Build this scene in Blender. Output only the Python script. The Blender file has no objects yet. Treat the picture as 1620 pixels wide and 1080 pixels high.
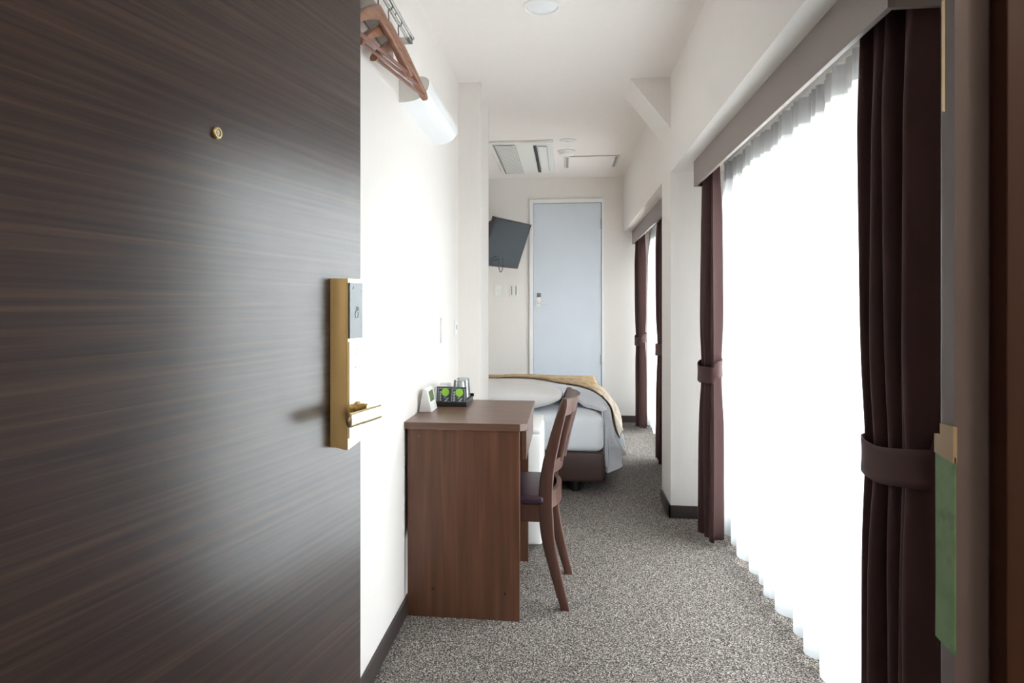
import bpy, bmesh, math, random
from mathutils import Vector, Matrix
random.seed(4)
C = bpy.context.scene.collection
PI = math.pi
rad = math.radians

# ------------------------------------------------------------------ materials
def mat(name, base=(.8,.8,.8), rough=.5, metal=0., spec=.5, **kw):
    m = bpy.data.materials.new(name); m.use_nodes = True
    b = m.node_tree.nodes['Principled BSDF']
    b.inputs['Base Color'].default_value = (*base, 1)
    b.inputs['Roughness'].default_value = rough
    b.inputs['Metallic'].default_value = metal
    b.inputs['Specular IOR Level'].default_value = spec
    for k, v in kw.items():
        b.inputs[k.replace('_', ' ')].default_value = v
    return m

def N(m, typ, **kw):
    n = m.node_tree.nodes.new(typ)
    for k, v in kw.items():
        if k in n.inputs: n.inputs[k].default_value = v
        else: setattr(n, k, v)
    return n

def noise_mat(name, cols, scale=(1,1,1), nscale=5, detail=4, rough=.5, bump=0., bscale=None, dist=0., spec=.5, pos=None, metal=0., wave=None, **kw):
    """colour ramp over a stretched noise in object space, optional bump"""
    m = mat(name, cols[0], rough, metal, spec, **kw)
    L = m.node_tree.links; b = m.node_tree.nodes['Principled BSDF']
    tc = N(m, 'ShaderNodeTexCoord'); mp = N(m, 'ShaderNodeMapping')
    mp.inputs['Scale'].default_value = scale
    L.new(tc.outputs['Object'], mp.inputs['Vector'])
    n = N(m, 'ShaderNodeTexNoise'); n.inputs['Scale'].default_value = nscale
    n.inputs['Detail'].default_value = detail; n.inputs['Distortion'].default_value = dist
    L.new(mp.outputs['Vector'], n.inputs['Vector'])
    r = N(m, 'ShaderNodeValToRGB'); cr = r.color_ramp
    k = len(cols)
    if pos is None: pos = [.3 + .4*i/(k-1) for i in range(k)]
    cr.elements[0].position = pos[0]; cr.elements[0].color = (*cols[0], 1)
    cr.elements[1].position = pos[-1]; cr.elements[1].color = (*cols[-1], 1)
    for i in range(1, k-1):
        e = cr.elements.new(pos[i]); e.color = (*cols[i], 1)
    L.new(n.outputs['Fac'], r.inputs['Fac'])
    L.new(r.outputs['Color'], b.inputs['Base Color'])
    if bump:
        bp = N(m, 'ShaderNodeBump'); bp.inputs['Strength'].default_value = bump
        bp.inputs['Distance'].default_value = .01
        src = n
        if bscale:
            n2 = N(m, 'ShaderNodeTexNoise'); n2.inputs['Scale'].default_value = bscale
            n2.inputs['Detail'].default_value = 3
            L.new(tc.outputs['Object'], n2.inputs['Vector']); src = n2
        L.new(src.outputs['Fac'], bp.inputs['Height']); L.new(bp.outputs['Normal'], b.inputs['Normal'])
    return m

M = {}
M['wall'] = noise_mat('wallpaper', [(.79,.757,.728), (.805,.772,.743)], (22,22,1.2), 6, 3, .75, bump=.06, bscale=260, spec=.2)
M['ceil'] = noise_mat('ceiling_paper', [(.84,.797,.765), (.855,.81,.778)], (1,1,1), 40, 3, .8, bump=.04, bscale=220, spec=.2)
M['base'] = mat('baseboard_vinyl', (.035,.026,.024), .45)
M['door_wood'] = noise_mat('dark_wood_door', [(.024,.010,.008), (.042,.019,.014), (.060,.028,.020), (.100,.050,.034)], (.8,.8,60), 2.2, 6, .5, dist=.5, spec=.3, pos=[.3,.46,.58,.76], Coat_Weight=.95, Coat_Roughness=.235)
M['door_edge'] = mat('door_edge', (.03,.018,.014), .5)
M['brass'] = mat('brushed_brass', (.92,.74,.38), .34, 1.)
M['brass_plate'] = mat('satin_pale_gold', (.93,.80,.52), .30, 1.)
M['reader'] = mat('card_reader_glass', (.10,.14,.19), .12, 0, .8)
M['icon'] = mat('reader_icon', (.75,.82,.9), .4)
M['steel'] = mat('brushed_steel', (.62,.62,.60), .25, 1.)
M['hook'] = mat('hook_wire', (.09,.09,.10), .3, 1.)
M['jamb'] = mat('painted_steel_frame', (.26,.212,.218), .45)
M['jamb_dark'] = noise_mat('dark_brown_trim', [(.075,.027,.014), (.095,.036,.019)], (30,30,1), 3, 3, .45)
M['desk_v'] = noise_mat('walnut_side', [(.092,.036,.019), (.130,.054,.029), (.175,.078,.044)], (20,20,1.1), 1.6, 6, .36, dist=.6, pos=[.3,.5,.7])
M['desk_h'] = noise_mat('walnut_top', [(.115,.055,.036), (.155,.080,.054), (.19,.10,.07)], (1.0,18,18), 1.6, 6, .30, dist=.6, pos=[.3,.5,.7])
M['desk_y'] = noise_mat('walnut_front', [(.115,.055,.036), (.155,.080,.054), (.19,.10,.07)], (18,1,18), 1.6, 6, .30, dist=.6, pos=[.3,.5,.7])
M['chair'] = noise_mat('brown_stained_wood', [(.072,.030,.021), (.105,.046,.033)], (14,14,1.5), 3, 4, .32)
M['seat'] = mat('plum_vinyl', (.050,.022,.034), .42)
M['white_plastic'] = mat('white_plastic', (.82,.82,.80), .35)
M['cream_plastic'] = mat('cream_plastic', (.88,.87,.83), .4)
M['grey_plastic'] = mat('grey_plastic', (.30,.30,.30), .4)
M['black'] = mat('black_plastic', (.012,.012,.013), .3)
M['screen'] = mat('tv_screen', (.028,.036,.042), .18, 0, .6)
M['bezel'] = mat('tv_bezel', (.02,.02,.022), .28)
M['lcd'] = mat('clock_display', (.16,.18,.13), .2)
M['opal'] = mat('opal_acrylic', (.86,.88,.90), .25)
M['blue_door'] = noise_mat('pale_blue_door', [(.62,.67,.74), (.65,.70,.77)], (1,1,1), 3, 2, .42)
M['door_frame'] = mat('white_steel_frame', (.84,.85,.86), .4)
M['hinge'] = mat('hinge_metal', (.35,.33,.30), .35, 1.)
M['sheet'] = noise_mat('white_sheet', [(.74,.78,.83), (.78,.81,.86)], (1,1,1), 6, 2, .8, bump=.15, bscale=14)
M['pillow'] = noise_mat('white_pillowcase', [(.76,.75,.74), (.80,.79,.78)], (1,1,1), 6, 2, .85, bump=.15, bscale=16)
M['duvet'] = noise_mat('white_duvet', [(.68,.71,.78), (.73,.76,.82)], (1,1,1), 5, 2, .85, bump=.2, bscale=11)
M['gold'] = noise_mat('gold_bedspread', [(.25,.145,.042), (.37,.225,.078), (.53,.36,.15)], (1,1,1), 26, 4, .50, pos=[.35,.5,.68], Sheen_Weight=.03)
M['bedbase'] = mat('brown_bed_base', (.045,.020,.016), .45)
M['shaft'] = noise_mat('hanger_wood', [(.22,.095,.052), (.29,.13,.075), (.35,.165,.098)], (6,30,30), 3, 4, .35)
M['bar'] = noise_mat('hanger_bar_wood', [(.20,.085,.065), (.27,.12,.09)], (6,30,30), 3, 4, .4)
M['rack_board'] = noise_mat('grey_brown_board', [(.22,.18,.155), (.27,.22,.19)], (20,1,20), 3, 4, .45)
M['valance'] = mat('valance_board', (.235,.192,.175), .42)
M['valance_in'] = mat('valance_inside', (.10,.055,.045), .6)
M['tag_green'] = noise_mat('green_card', [(.20,.42,.17), (.27,.50,.22), (.10,.30,.13)], (1,1,1), 38, 3, .45, pos=[.35,.55,.72])
M['tag_cream'] = mat('cream_card', (.72,.56,.34), .5)
M['sachet'] = mat('sachet_foil', (.055,.065,.075), .3)
M['sachet_line'] = mat('sachet_print_white', (.7,.74,.76), .45)
M['sachet_green'] = mat('sachet_print_green', (.36,.72,.06), .45)
M['strap_brass'] = mat('strike_brass', (.75,.56,.30), .35, .8)
M['slot'] = mat('vent_slot', (.008,.010,.016), .5)
M['hatch_seam'] = mat('hatch_seam', (.50,.49,.47), .5)
M['grille'] = None
M['alu'] = mat('window_aluminium', (.55,.56,.57), .35, .8)
M['glass_dark'] = mat('lens_glass', (.75,.78,.78), .1)

def curtain_mat():
    m = mat('plum_brown_curtain', (.056,.027,.026), .7, 0, .2)
    b = m.node_tree.nodes['Principled BSDF']
    b.inputs['Sheen Weight'].default_value = .12; b.inputs['Sheen Roughness'].default_value = .45
    b.inputs['Sheen Tint'].default_value = (.75,.5,.5,1)
    tc = N(m, 'ShaderNodeTexCoord'); n = N(m, 'ShaderNodeTexNoise'); n.inputs['Scale'].default_value = 500
    bp = N(m, 'ShaderNodeBump'); bp.inputs['Strength'].default_value = .12; bp.inputs['Distance'].default_value = .002
    L = m.node_tree.links
    L.new(tc.outputs['Object'], n.inputs['Vector']); L.new(n.outputs['Fac'], bp.inputs['Height']); L.new(bp.outputs['Normal'], b.inputs['Normal'])
    return m
M['curtain'] = curtain_mat()

def sheer_mat():
    m = bpy.data.materials.new('white_sheer'); m.use_nodes = True
    nt = m.node_tree; nt.nodes.clear(); L = nt.links
    out = nt.nodes.new('ShaderNodeOutputMaterial')
    tl = nt.nodes.new('ShaderNodeBsdfTranslucent'); tl.inputs[0].default_value = (.90,.92,.95,1)
    df = nt.nodes.new('ShaderNodeBsdfDiffuse'); df.inputs[0].default_value = (.88,.89,.91,1)
    tr = nt.nodes.new('ShaderNodeBsdfTransparent'); tr.inputs[0].default_value = (1,1,1,1)
    m1 = nt.nodes.new('ShaderNodeMixShader'); m1.inputs[0].default_value = .38
    m2 = nt.nodes.new('ShaderNodeMixShader'); m2.inputs[0].default_value = .18
    L.new(tl.outputs[0], m1.inputs[1]); L.new(df.outputs[0], m1.inputs[2])
    L.new(m1.outputs[0], m2.inputs[1]); L.new(tr.outputs[0], m2.inputs[2])
    L.new(m2.outputs[0], out.inputs[0])
    return m
M['sheer'] = sheer_mat()
M['sheer_tape_shaded'] = sheer_mat(); M['sheer_tape_shaded'].name = 'white_sheer_tape_shaded'  # heading tape cloth, translucency cut so the header's shade sits in its colour
for n_ in M['sheer_tape_shaded'].node_tree.nodes:
    if n_.type == 'BSDF_TRANSLUCENT': n_.inputs[0].default_value = (.40,.41,.42,1)
    if n_.type == 'MIX_SHADER' and abs(n_.inputs[0].default_value-.18) < .01: n_.inputs[0].default_value = .04

M['sheer_hem'] = sheer_mat(); M['sheer_hem'].name = 'white_sheer_hem'
for n_ in M['sheer_hem'].node_tree.nodes:
    if n_.type == 'BSDF_TRANSLUCENT': n_.inputs[0].default_value = (.66,.69,.73,1)
def pane_mat():
    m = bpy.data.materials.new('window_glass'); m.use_nodes = True
    nt = m.node_tree; nt.nodes.clear(); L = nt.links
    out = nt.nodes.new('ShaderNodeOutputMaterial')
    gl = nt.nodes.new('ShaderNodeBsdfGlossy'); gl.inputs['Roughness'].default_value = .02
    tr = nt.nodes.new('ShaderNodeBsdfTransparent'); tr.inputs[0].default_value = (.95,.97,.96,1)
    mx = nt.nodes.new('ShaderNodeMixShader'); mx.inputs[0].default_value = .06
    L.new(tr.outputs[0], mx.inputs[1]); L.new(gl.outputs[0], mx.inputs[2]); L.new(mx.outputs[0], out.inputs[0])
    return m
M['pane'] = pane_mat()
def tumbler_mat():
    m = bpy.data.materials.new('tumbler_glass'); m.use_nodes = True
    nt = m.node_tree; nt.nodes.clear(); L = nt.links
    out = nt.nodes.new('ShaderNodeOutputMaterial')
    gl = nt.nodes.new('ShaderNodeBsdfGlossy'); gl.inputs['Roughness'].default_value = .04
    tr = nt.nodes.new('ShaderNodeBsdfTransparent'); tr.inputs[0].default_value = (.96,.975,.975,1)
    fr = nt.nodes.new('ShaderNodeFresnel'); fr.inputs[0].default_value = 1.5
    mx = nt.nodes.new('ShaderNodeMixShader')
    df = nt.nodes.new('ShaderNodeBsdfDiffuse'); df.inputs[0].default_value = (.85,.87,.87,1)
    m0 = nt.nodes.new('ShaderNodeMixShader'); m0.inputs[0].default_value = .16
    L.new(tr.outputs[0], m0.inputs[1]); L.new(df.outputs[0], m0.inputs[2])
    L.new(fr.outputs[0], mx.inputs[0]); L.new(m0.outputs[0], mx.inputs[1]); L.new(gl.outputs[0], mx.inputs[2]); L.new(mx.outputs[0], out.inputs[0])
    return m
M['tumbler'] = tumbler_mat()

def carpet_mat():
    m = mat('speckled_carpet', (.2,.18,.17), .95, 0, .1)
    nt = m.node_tree; L = nt.links; b = nt.nodes['Principled BSDF']
    tc = N(m, 'ShaderNodeTexCoord')
    v = N(m, 'ShaderNodeTexVoronoi'); v.inputs['Scale'].default_value = 300
    n = N(m, 'ShaderNodeTexNoise'); n.inputs['Scale'].default_value = 185; n.inputs['Detail'].default_value = 3
    L.new(tc.outputs['Object'], v.inputs['Vector']); L.new(tc.outputs['Object'], n.inputs['Vector'])
    sep = N(m, 'ShaderNodeSeparateColor'); L.new(v.outputs['Color'], sep.inputs[0])
    mx = N(m, 'ShaderNodeMath', operation='ADD'); mm = N(m, 'ShaderNodeMath', operation='MULTIPLY'); mm.inputs[1].default_value = .5
    ms = N(m, 'ShaderNodeMath', operation='MULTIPLY'); ms.inputs[1].default_value = 1.05
    L.new(sep.outputs[0], mm.inputs[0]); L.new(n.outputs['Fac'], ms.inputs[0])
    L.new(mm.outputs[0], mx.inputs[0]); L.new(ms.outputs[0], mx.inputs[1])
    r = N(m, 'ShaderNodeValToRGB'); cr = r.color_ramp
    cr.elements[0].position = .42; cr.elements[0].color = (.018,.015,.014,1)
    cr.elements[1].position = 1.05; cr.elements[1].color = (.50,.45,.41,1)
    e = cr.elements.new(.66); e.color = (.075,.065,.060,1)
    e = cr.elements.new(.86); e.color = (.20,.178,.162,1)
    L.new(mx.outputs[0], r.inputs['Fac']); L.new(r.outputs['Color'], b.inputs['Base Color'])
    bp = N(m, 'ShaderNodeBump'); bp.inputs['Strength'].default_value = .6; bp.inputs['Distance'].default_value = .004
    L.new(mx.outputs[0], bp.inputs['Height']); L.new(bp.outputs['Normal'], b.inputs['Normal'])
    return m
M['carpet'] = carpet_mat()

def grille_mat():
    m = mat('perforated_grille', (.75,.75,.74), .45)
    nt = m.node_tree; L = nt.links; b = nt.nodes['Principled BSDF']
    tc = N(m, 'ShaderNodeTexCoord'); mp = N(m, 'ShaderNodeMapping'); mp.inputs['Rotation'].default_value = (0,0,PI/4)
    ch = N(m, 'ShaderNodeTexChecker'); ch.inputs['Scale'].default_value = 110
    ch.inputs['Color1'].default_value = (.80,.80,.79,1); ch.inputs['Color2'].default_value = (.36,.355,.34,1)
    L.new(tc.outputs['Object'], mp.inputs[0]); L.new(mp.outputs[0], ch.inputs['Vector']); L.new(ch.outputs['Color'], b.inputs['Base Color'])
    return m
M['grille'] = grille_mat()

# ------------------------------------------------------------------ mesh helpers
def new(): return bmesh.new()
def box(bm, x0, x1, y0, y1, z0, z1, bev=0., seg=2):
    vs = [bm.verts.new((x, y, z)) for x in (x0, x1) for y in (y0, y1) for z in (z0, z1)]
    fs = [(0,1,3,2), (4,6,7,5), (0,4,5,1), (2,3,7,6), (0,2,6,4), (1,5,7,3)]
    faces = [bm.faces.new([vs[i] for i in f]) for f in fs]
    if bev > 0:
        es = list({e for f in faces for e in f.edges})
        bmesh.ops.bevel(bm, geom=es, offset=bev, segments=seg, affect='EDGES', profile=.5)
    return bm
def prism(bm, pts, axis, a, b, bev=0.):
    """polygon pts (2-D) extruded along axis from a to b. axis 'x': pts=(y,z); 'y': pts=(x,z); 'z': pts=(x,y)"""
    def P(p, t):
        return {'x': (t, p[0], p[1]), 'y': (p[0], t, p[1]), 'z': (p[0], p[1], t)}[axis]
    A = [bm.verts.new(P(p, a)) for p in pts]; B = [bm.verts.new(P(p, b)) for p in pts]
    n = len(pts)
    fs = [bm.faces.new(A), bm.faces.new(B[::-1])] + [bm.faces.new((A[i], B[i], B[(i+1) % n], A[(i+1) % n])) for i in range(n)]
    if bev > 0:
        bmesh.ops.bevel(bm, geom=list({e for f in fs[:2] for e in f.edges}), offset=bev, segments=2, affect='EDGES', profile=.5)
    return bm
def tube(bm, pts, r, n=10, flat=1., caps=True):
    """round tube along pts; r a number or a list"""
    pts = [Vector(p) for p in pts]; rings = []
    if not isinstance(r, (list, tuple)): r = [r]*len(pts)
    up = Vector((0,0,1))
    t0 = (pts[1]-pts[0]).normalized()
    if abs(t0.dot(up)) > .95: up = Vector((0,1,0))
    u = t0.cross(up).normalized()
    for i, p in enumerate(pts):
        t = (pts[min(i+1, len(pts)-1)] - pts[max(i-1, 0)]).normalized()
        u = (u - t*u.dot(t)).normalized(); v = t.cross(u)
        rings.append([bm.verts.new(p + r[i]*(math.cos(2*PI*k/n)*u + flat*math.sin(2*PI*k/n)*v)) for k in range(n)])
    for a, b in zip(rings, rings[1:]):
        for k in range(n): bm.faces.new((a[k], a[(k+1) % n], b[(k+1) % n], b[k]))
    if caps: bm.faces.new(rings[0][::-1]); bm.faces.new(rings[-1])
    return bm
def lathe(bm, prof, cx=0, cy=0, n=32, ax='z', c0=(0,0,0)):
    rings = []
    for (r, h) in prof:
        ring = []
        for k in range(n):
            a = 2*PI*k/n
            if ax == 'z': p = (cx + r*math.cos(a), cy + r*math.sin(a), h)
            else: p = (c0[0] + r*math.cos(a), c0[1] - h, c0[2] + r*math.sin(a))
            ring.append(bm.verts.new(p))
        rings.append(ring)
    for a, b in zip(rings, rings[1:]):
        for k in range(n): bm.faces.new((a[k], a[(k+1) % n], b[(k+1) % n], b[k]))
    bm.faces.new(rings[0][::-1]); bm.faces.new(rings[-1])
    return bm
def surf(bm, f, nu, nv, closed=False):
    g = [[bm.verts.new(f(i/nu, j/nv)) for j in range(nv+1)] for i in range(nu if closed else nu+1)]
    L = len(g)
    for i in range(nu):
        for j in range(nv):
            a, b = g[i], g[(i+1) % L]
            bm.faces.new((a[j], b[j], b[j+1], a[j+1]))
    return bm
def obj(name, bm, m, parent=None, smooth=None, solid=0., soff=0., sub=0):
    bmesh.ops.recalc_face_normals(bm, faces=bm.faces)
    me = bpy.data.meshes.new(name); bm.to_mesh(me); bm.free()
    me.materials.append(m)
    o = bpy.data.objects.new(name, me); C.objects.link(o)
    if parent: o.parent = parent
    if smooth is not None:
        for p in me.polygons: p.use_smooth = True
        if smooth < 180:
            me.set_sharp_from_angle(angle=rad(smooth))
    if solid:
        s = o.modifiers.new('thickness', 'SOLIDIFY'); s.thickness = solid; s.offset = soff
    if sub:
        s = o.modifiers.new('sub', 'SUBSURF'); s.levels = sub; s.render_levels = sub
    return o
def thing(name, label, cat, loc=(0,0,0), rot=(0,0,0), group=None):
    o = bpy.data.objects.new(name, None); C.objects.link(o)
    o.location = loc; o.rotation_euler = rot; o.empty_display_size = .1
    return tag(o, label, cat, group)
def tag(o, label, cat, group=None):
    o['label'] = label; o['category'] = cat
    if group: o['group'] = group
    return o
def struct(name, bm, m, label=None, parent=None, **k):
    o = obj(name, bm, m, parent, **k)
    if not parent: o['kind'] = 'structure'
    if label: o['label'] = label
    return o
def sempty(name, label, loc=(0,0,0), rot=(0,0,0)):
    o = bpy.data.objects.new(name, None); C.objects.link(o); o.location = loc; o.rotation_euler = rot
    o['kind'] = 'structure'; o['label'] = label
    return o

E = 1.16            # eye height
XL, XR = -.60, .57  # left wall, right wall face
XG = .86            # back of the window recess
YD = .56            # inner face of the entrance wall
YF = 6.90           # far wall
ZC, ZC2 = 2.41, 2.44
ZS = 1.89           # soffit of window recess
XA = -.97           # alcove left wall

# ------------------------------------------------------------------ shell
bm = new(); box(bm, -2.2, 2.2, -1.6, YF+.1, -.1, 0)
struct('floor', bm, M['carpet'], 'grey speckled carpet')
bm = new(); box(bm, XL-.5, 1.05, YD-.12, 4.19, ZC, ZC+.15); box(bm, XA-.1, 1.05, 4.19, YF+.1, ZC2, ZC+.15)
struct('ceiling', bm, M['ceil'], 'off-white ceiling')
bm = new(); box(bm, XL-.1, XL, YD, 3.79, 0, ZC); box(bm, XA-.1, -.473, 3.79, 4.19, 0, ZC, 0)
box(bm, XA-.1, XA, 4.19, YF, 0, ZC2)
struct('wall_left', bm, M['wall'], 'off-white papered left wall with projecting column')
bm = new(); box(bm, XA-.1, 1.0, YF, YF+.1, 0, ZC2)
struct('wall_far', bm, M['wall'], 'off-white papered end wall')
bm = new()
W1 = (1.78, 3.56); W2 = (5.0, 6.70)
box(bm, XR, 1.0, YD, 3.83, ZS, ZC)                    # lintel over near window
box(bm, XR, 1.0, 3.83, 4.17, 0, ZC)                   # pier
box(bm, XR, 1.0, 4.17, YF, ZS, ZC2)                   # lintel over far window
for a, b in ((YD, W1[0]), (W1[1], 3.83), (4.17, W2[0]), (W2[1], YF)):
    box(bm, XG, 1.0, a, b, 0, ZS)
for a, b in (W1, W2):
    box(bm, XG, 1.0, a, b, 1.77, ZS); box(bm, XG, 1.0, a, b, 0, .10)
struct('wall_right', bm, M['wall'], 'off-white papered window wall with pier')
bm = new(); prism(bm, [(XR, 2.13), (.352, ZC), (XR, ZC)], 'y', 3.83, 4.17)
struct('trim_1', bm, M['wall'], 'slanted papered haunch where ceiling meets window pier')
# baseboards
bm = new(); box(bm, XL, XL+.012, YD, 3.78, 0, .065, .002); box(bm, XL, -.473, 3.78, 3.79, 0, .065); box(bm, -.473, -.463, 3.79, 4.19, 0, .065)
struct('baseboard_left', bm, M['base'])
bm = new(); box(bm, XA, .85, YF-.012, YF, 0, .068, .002)
struct('baseboard_far', bm, M['base'])
bm = new(); box(bm, XR-.010, XR, 3.82, 4.17, 0, .068); box(bm, XR-.010, XG, 3.82, 3.83, 0, .068); box(bm, XR, XG, 4.17, 4.18, 0, .068)
struct('baseboard_right', bm, M['base'])

# windows behind the sheers
for k, (a, b) in enumerate((W1, W2), 1):
    w = sempty(f'window_{k}', 'bright sliding window behind sheer curtain', (XG+.04, 0, 0))
    bm = new(); t = .035
    box(bm, 0, .07, a, b, .10, .10+t); box(bm, 0, .07, a, b, 1.77-t, 1.77)
    box(bm, 0, .07, a, a+t, .10+t, 1.77-t); box(bm, 0, .07, b-t, b, .10+t, 1.77-t)
    mid = (a+b)/2; box(bm, .01, .05, mid-.025, mid+.025, .10+t, 1.77-t)
    obj('window_frame', bm, M['alu'], w)
    bm = new(); box(bm, .028, .033, a+t, mid-.025, .10+t, 1.77-t); obj('pane', bm, M['pane'], w)
    bm = new(); box(bm, .028, .033, mid+.025, b-t, .10+t, 1.77-t); obj('pane', bm, M['pane'], w)

# entrance wall, corridor behind the camera
JX = .263
bm = new()
box(bm, -2.2, -.60, .44, YD, 0, 2.42); box(bm, .34, 2.2, .50, YD, 0, 2.42); box(bm, -.60, .34, .44, YD, 2.06, 2.42)
struct('wall_entrance', bm, M['wall'])
bm = new(); box(bm, -2.2, -2.1, -1.6, .44, 0, 2.42); box(bm, 2.1, 2.2, -1.6, .50, 0, 2.42); box(bm, -2.2, 2.2, -1.7, -1.6, 0, 2.42)
struct('wall_corridor', bm, M['wall'])
bm = new(); box(bm, -2.2, 2.2, -1.7, .44, 2.42, 2.5)
struct('ceiling_corridor', bm, M['ceil'])
# steel door frame right side + head + hinge side
bm = new()
prism(bm, [(JX, .500), (.2842, .500), (.2842, .503), (.290, .503), (.34, .503), (.34, YD+.01), (.29, YD+.01), (.2775, .545), (.2775, .532), (.2665, .514), (JX, .512)], 'z', 0, 2.02)
box(bm, -.60, .34, .50, .57, 2.02, 2.07); box(bm, -.60, -.575, .44, .57, 0, 2.02)
struct('trim_2', bm, M['jamb'], 'grey-brown painted steel door frame')
bm = new(); box(bm, .2862, .40, .484, .502, 0, 2.2, .001)
struct('trim_3', bm, M['jamb_dark'], 'dark brown corridor trim beside the door frame')
# narrow brass strip on the frame rebate
bm = new(); box(bm, .2700, .2725, .521, .530, 1.300, 1.380, .0006); box(bm, .2725, .2780, .523, .528, 1.31, 1.37)
struct('trim_4', bm, M['strap_brass'], 'narrow brass strip on the door frame high up')

# ------------------------------------------------------------------ entrance door
PH = rad(12)
dr = sempty('door_1', 'open dark wood-grain entrance door with brass lock', (-.56, .50, 0), (0, 0, PI/2 - PH))
# local x = along door (s), local -y = towards the camera side (p)
bm = new(); box(bm, 0, .80, 0, .04, .008, 2.0, .0015)
obj('door_panel', bm, M['door_wood'], dr)
lk = thing('door_lock', '', '')
del lk['label'], lk['category']; lk.parent = dr; lk.location = (.690, 0, 0)
Z0, Z1 = .903, 1.208
W = .064
bm = new()
pts = [(0, 0), (.003, -.008), (.012, -.024), (.0155, -.027), (W, -.027), (W, 0)]
A = []; 
prism(bm, pts, 'z', Z0, Z1)
# curved chin at the bottom
for v in bm.verts:
    if v.co.z < Z0+.001:
        v.co.z += .004 + .010*(v.co.x/W)**2 - (.006 if v.co.y < -.02 else 0)
obj('lock_body', bm, M['brass'], lk, smooth=30)
bm = new(); box(bm, .0175, W-.0005, -.0285, -.0265, Z0+.018, 1.095, .0008); obj('face_plate', bm, M['brass_plate'], lk)
bm = new(); box(bm, .0170, W-.0005, -.0295, -.0265, 1.100, 1.201, .0008); rd = obj('card_reader', bm, M['reader'], lk)
bm = new()
ic = [(.039,1.160),(.036,1.154),(.038,1.148),(.043,1.147),(.047,1.151),(.047,1.158)]
ic = [(x, z-.01) for x, z in ic]; tube(bm, [(x, -.0297, z) for x, z in ic], .0007, 6)
tube(bm, [(.041,-.0297,1.150),(.043,-.0297,1.158)], .0007, 6); tube(bm, [(.044,-.0297,1.150),(.048,-.0297,1.157)], .0007, 6)
tube(bm, [(.047,-.0297,1.154),(.052,-.0297,1.153)], .0006, 6)
for a_, b_ in (((.028,1.190),(.031,1.194)), ((.055,1.190),(.060,1.190))): tube(bm, [(a_[0],-.0297,a_[1]),(b_[0],-.0297,b_[1])], .0006, 6)
obj('reader_icon', bm, M['icon'], rd)
bm = new()
for k in range(5):
    a = 2*PI*k/5 + .3
    lathe(bm, [(.0013, .0284), (.0013, .0290)], n=8, ax='y', c0=(.042+.0045*math.cos(a), 0, 1.078+.0055*math.sin(a)))
obj('speaker_hole', bm, M['slot'], lk)
bm = new(); lathe(bm, [(.0085, .0284), (.0085, .0291), (.0078, .0291), (.0078, .0287)], n=24, ax='y', c0=(.042, 0, 1.078)); 
obj('speaker_ring', bm, M['brass'], lk, smooth=40)
bm = new(); lathe(bm, [(.003, .0284), (.003, .0293), (.002, .0296)], n=16, ax='y', c0=(.042, 0, 1.047)); obj('keyhole_cap', bm, M['brass'], lk, smooth=40)
bm = new()
lathe(bm, [(.013, .027), (.013, .031), (.0095, .034), (.009, .052)], n=24, ax='y', c0=(.046, 0, .972))
lv = obj('lever_neck', bm, M['brass'], lk, smooth=40)
bm = new()
def lever(u, v):
    a = 2*PI*v; s = -.036 + .120*u
    w = .0125*(1 if u > .08 else math.sqrt(max(.02, 1-((.08-u)/.08)**2)))
    return (s, -.0555 - .0058*math.cos(a)*(.3+.7*w/.0125), .962 + w*math.sin(a))
surf(bm, lever, 26, 24); bmesh.ops.remove_doubles(bm, verts=bm.verts, dist=.00002)
bmesh.ops.holes_fill(bm, edges=bm.edges)
obj('lever', bm, M['brass_plate'], lk, smooth=50)
# peephole
bm = new(); lathe(bm, [(.0085, 0), (.0085, .003), (.007, .0045), (.0055, .0045), (.005, .002)], n=28, ax='y', c0=(.397, 0, 1.397))
ph = obj('peephole', bm, M['brass'], dr, smooth=35)
bm = new(); lathe(bm, [(.005, .002), (.004, .0032), (.002, .0038)], n=20, ax='y', c0=(.397, 0, 1.397)); obj('peephole_lens', bm, M['glass_dark'], ph, smooth=60)

# ------------------------------------------------------------------ bathroom / far door
d2 = sempty('door_2', 'pale blue inner door in white frame', (0, YF, 0))
fx0, fx1, fz = -.362, .378, 2.225
bm = new()
box(bm, fx0, fx0+.038, -.022, 0, 0, fz, .002); box(bm, fx1-.022, fx1, -.022, 0, 0, fz, .002); box(bm, fx0+.038, fx1-.022, -.022, 0, fz-.038, fz, .002)
obj('door_frame', bm, M['door_frame'], d2)
bm = new(); box(bm, fx0+.043, fx1-.030, -.012, 0, .02, fz-.045, .001); obj('door_panel', bm, M['blue_door'], d2)
bm = new(); box(bm, fx1-.0305, fx1-.022, -.008, 0, .02, fz-.04); box(bm, fx0+.038, fx0+.043, -.008, 0, .02, fz-.04); box(bm, fx0+.04, fx1-.025, -.008, 0, fz-.045, fz-.038); obj('gap', bm, M['hinge'], d2)
bm = new(); box(bm, fx0+.075, fx0+.115, -.016, -.012, 1.245, 1.285, .001); obj('lock_plate', bm, M['hinge'], d2)
bm = new(); tube(bm, [(-.275, -.012, 1.185), (-.275, -.055, 1.185), (-.262, -.062, 1.185), (-.175, -.062, 1.183)], .009, 12); lathe(bm, [(.022, .012), (.022, .018)], n=24, ax='y', c0=(-.275, 0, 1.185)); 
box(bm, -.297, -.253, -.014, -.012, 1.15, 1.24, .001)
obj('door_handle', bm, M['white_plastic'], d2, smooth=40)
for z in (1.97, .62, 1.30):
    if z == 1.30: continue
    bm = new(); tube(bm, [(fx1-.027, -.018, z-.05), (fx1-.027, -.018, z+.05)], .007, 10); obj('hinge', bm, M['hinge'], d2, smooth=40)

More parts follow.
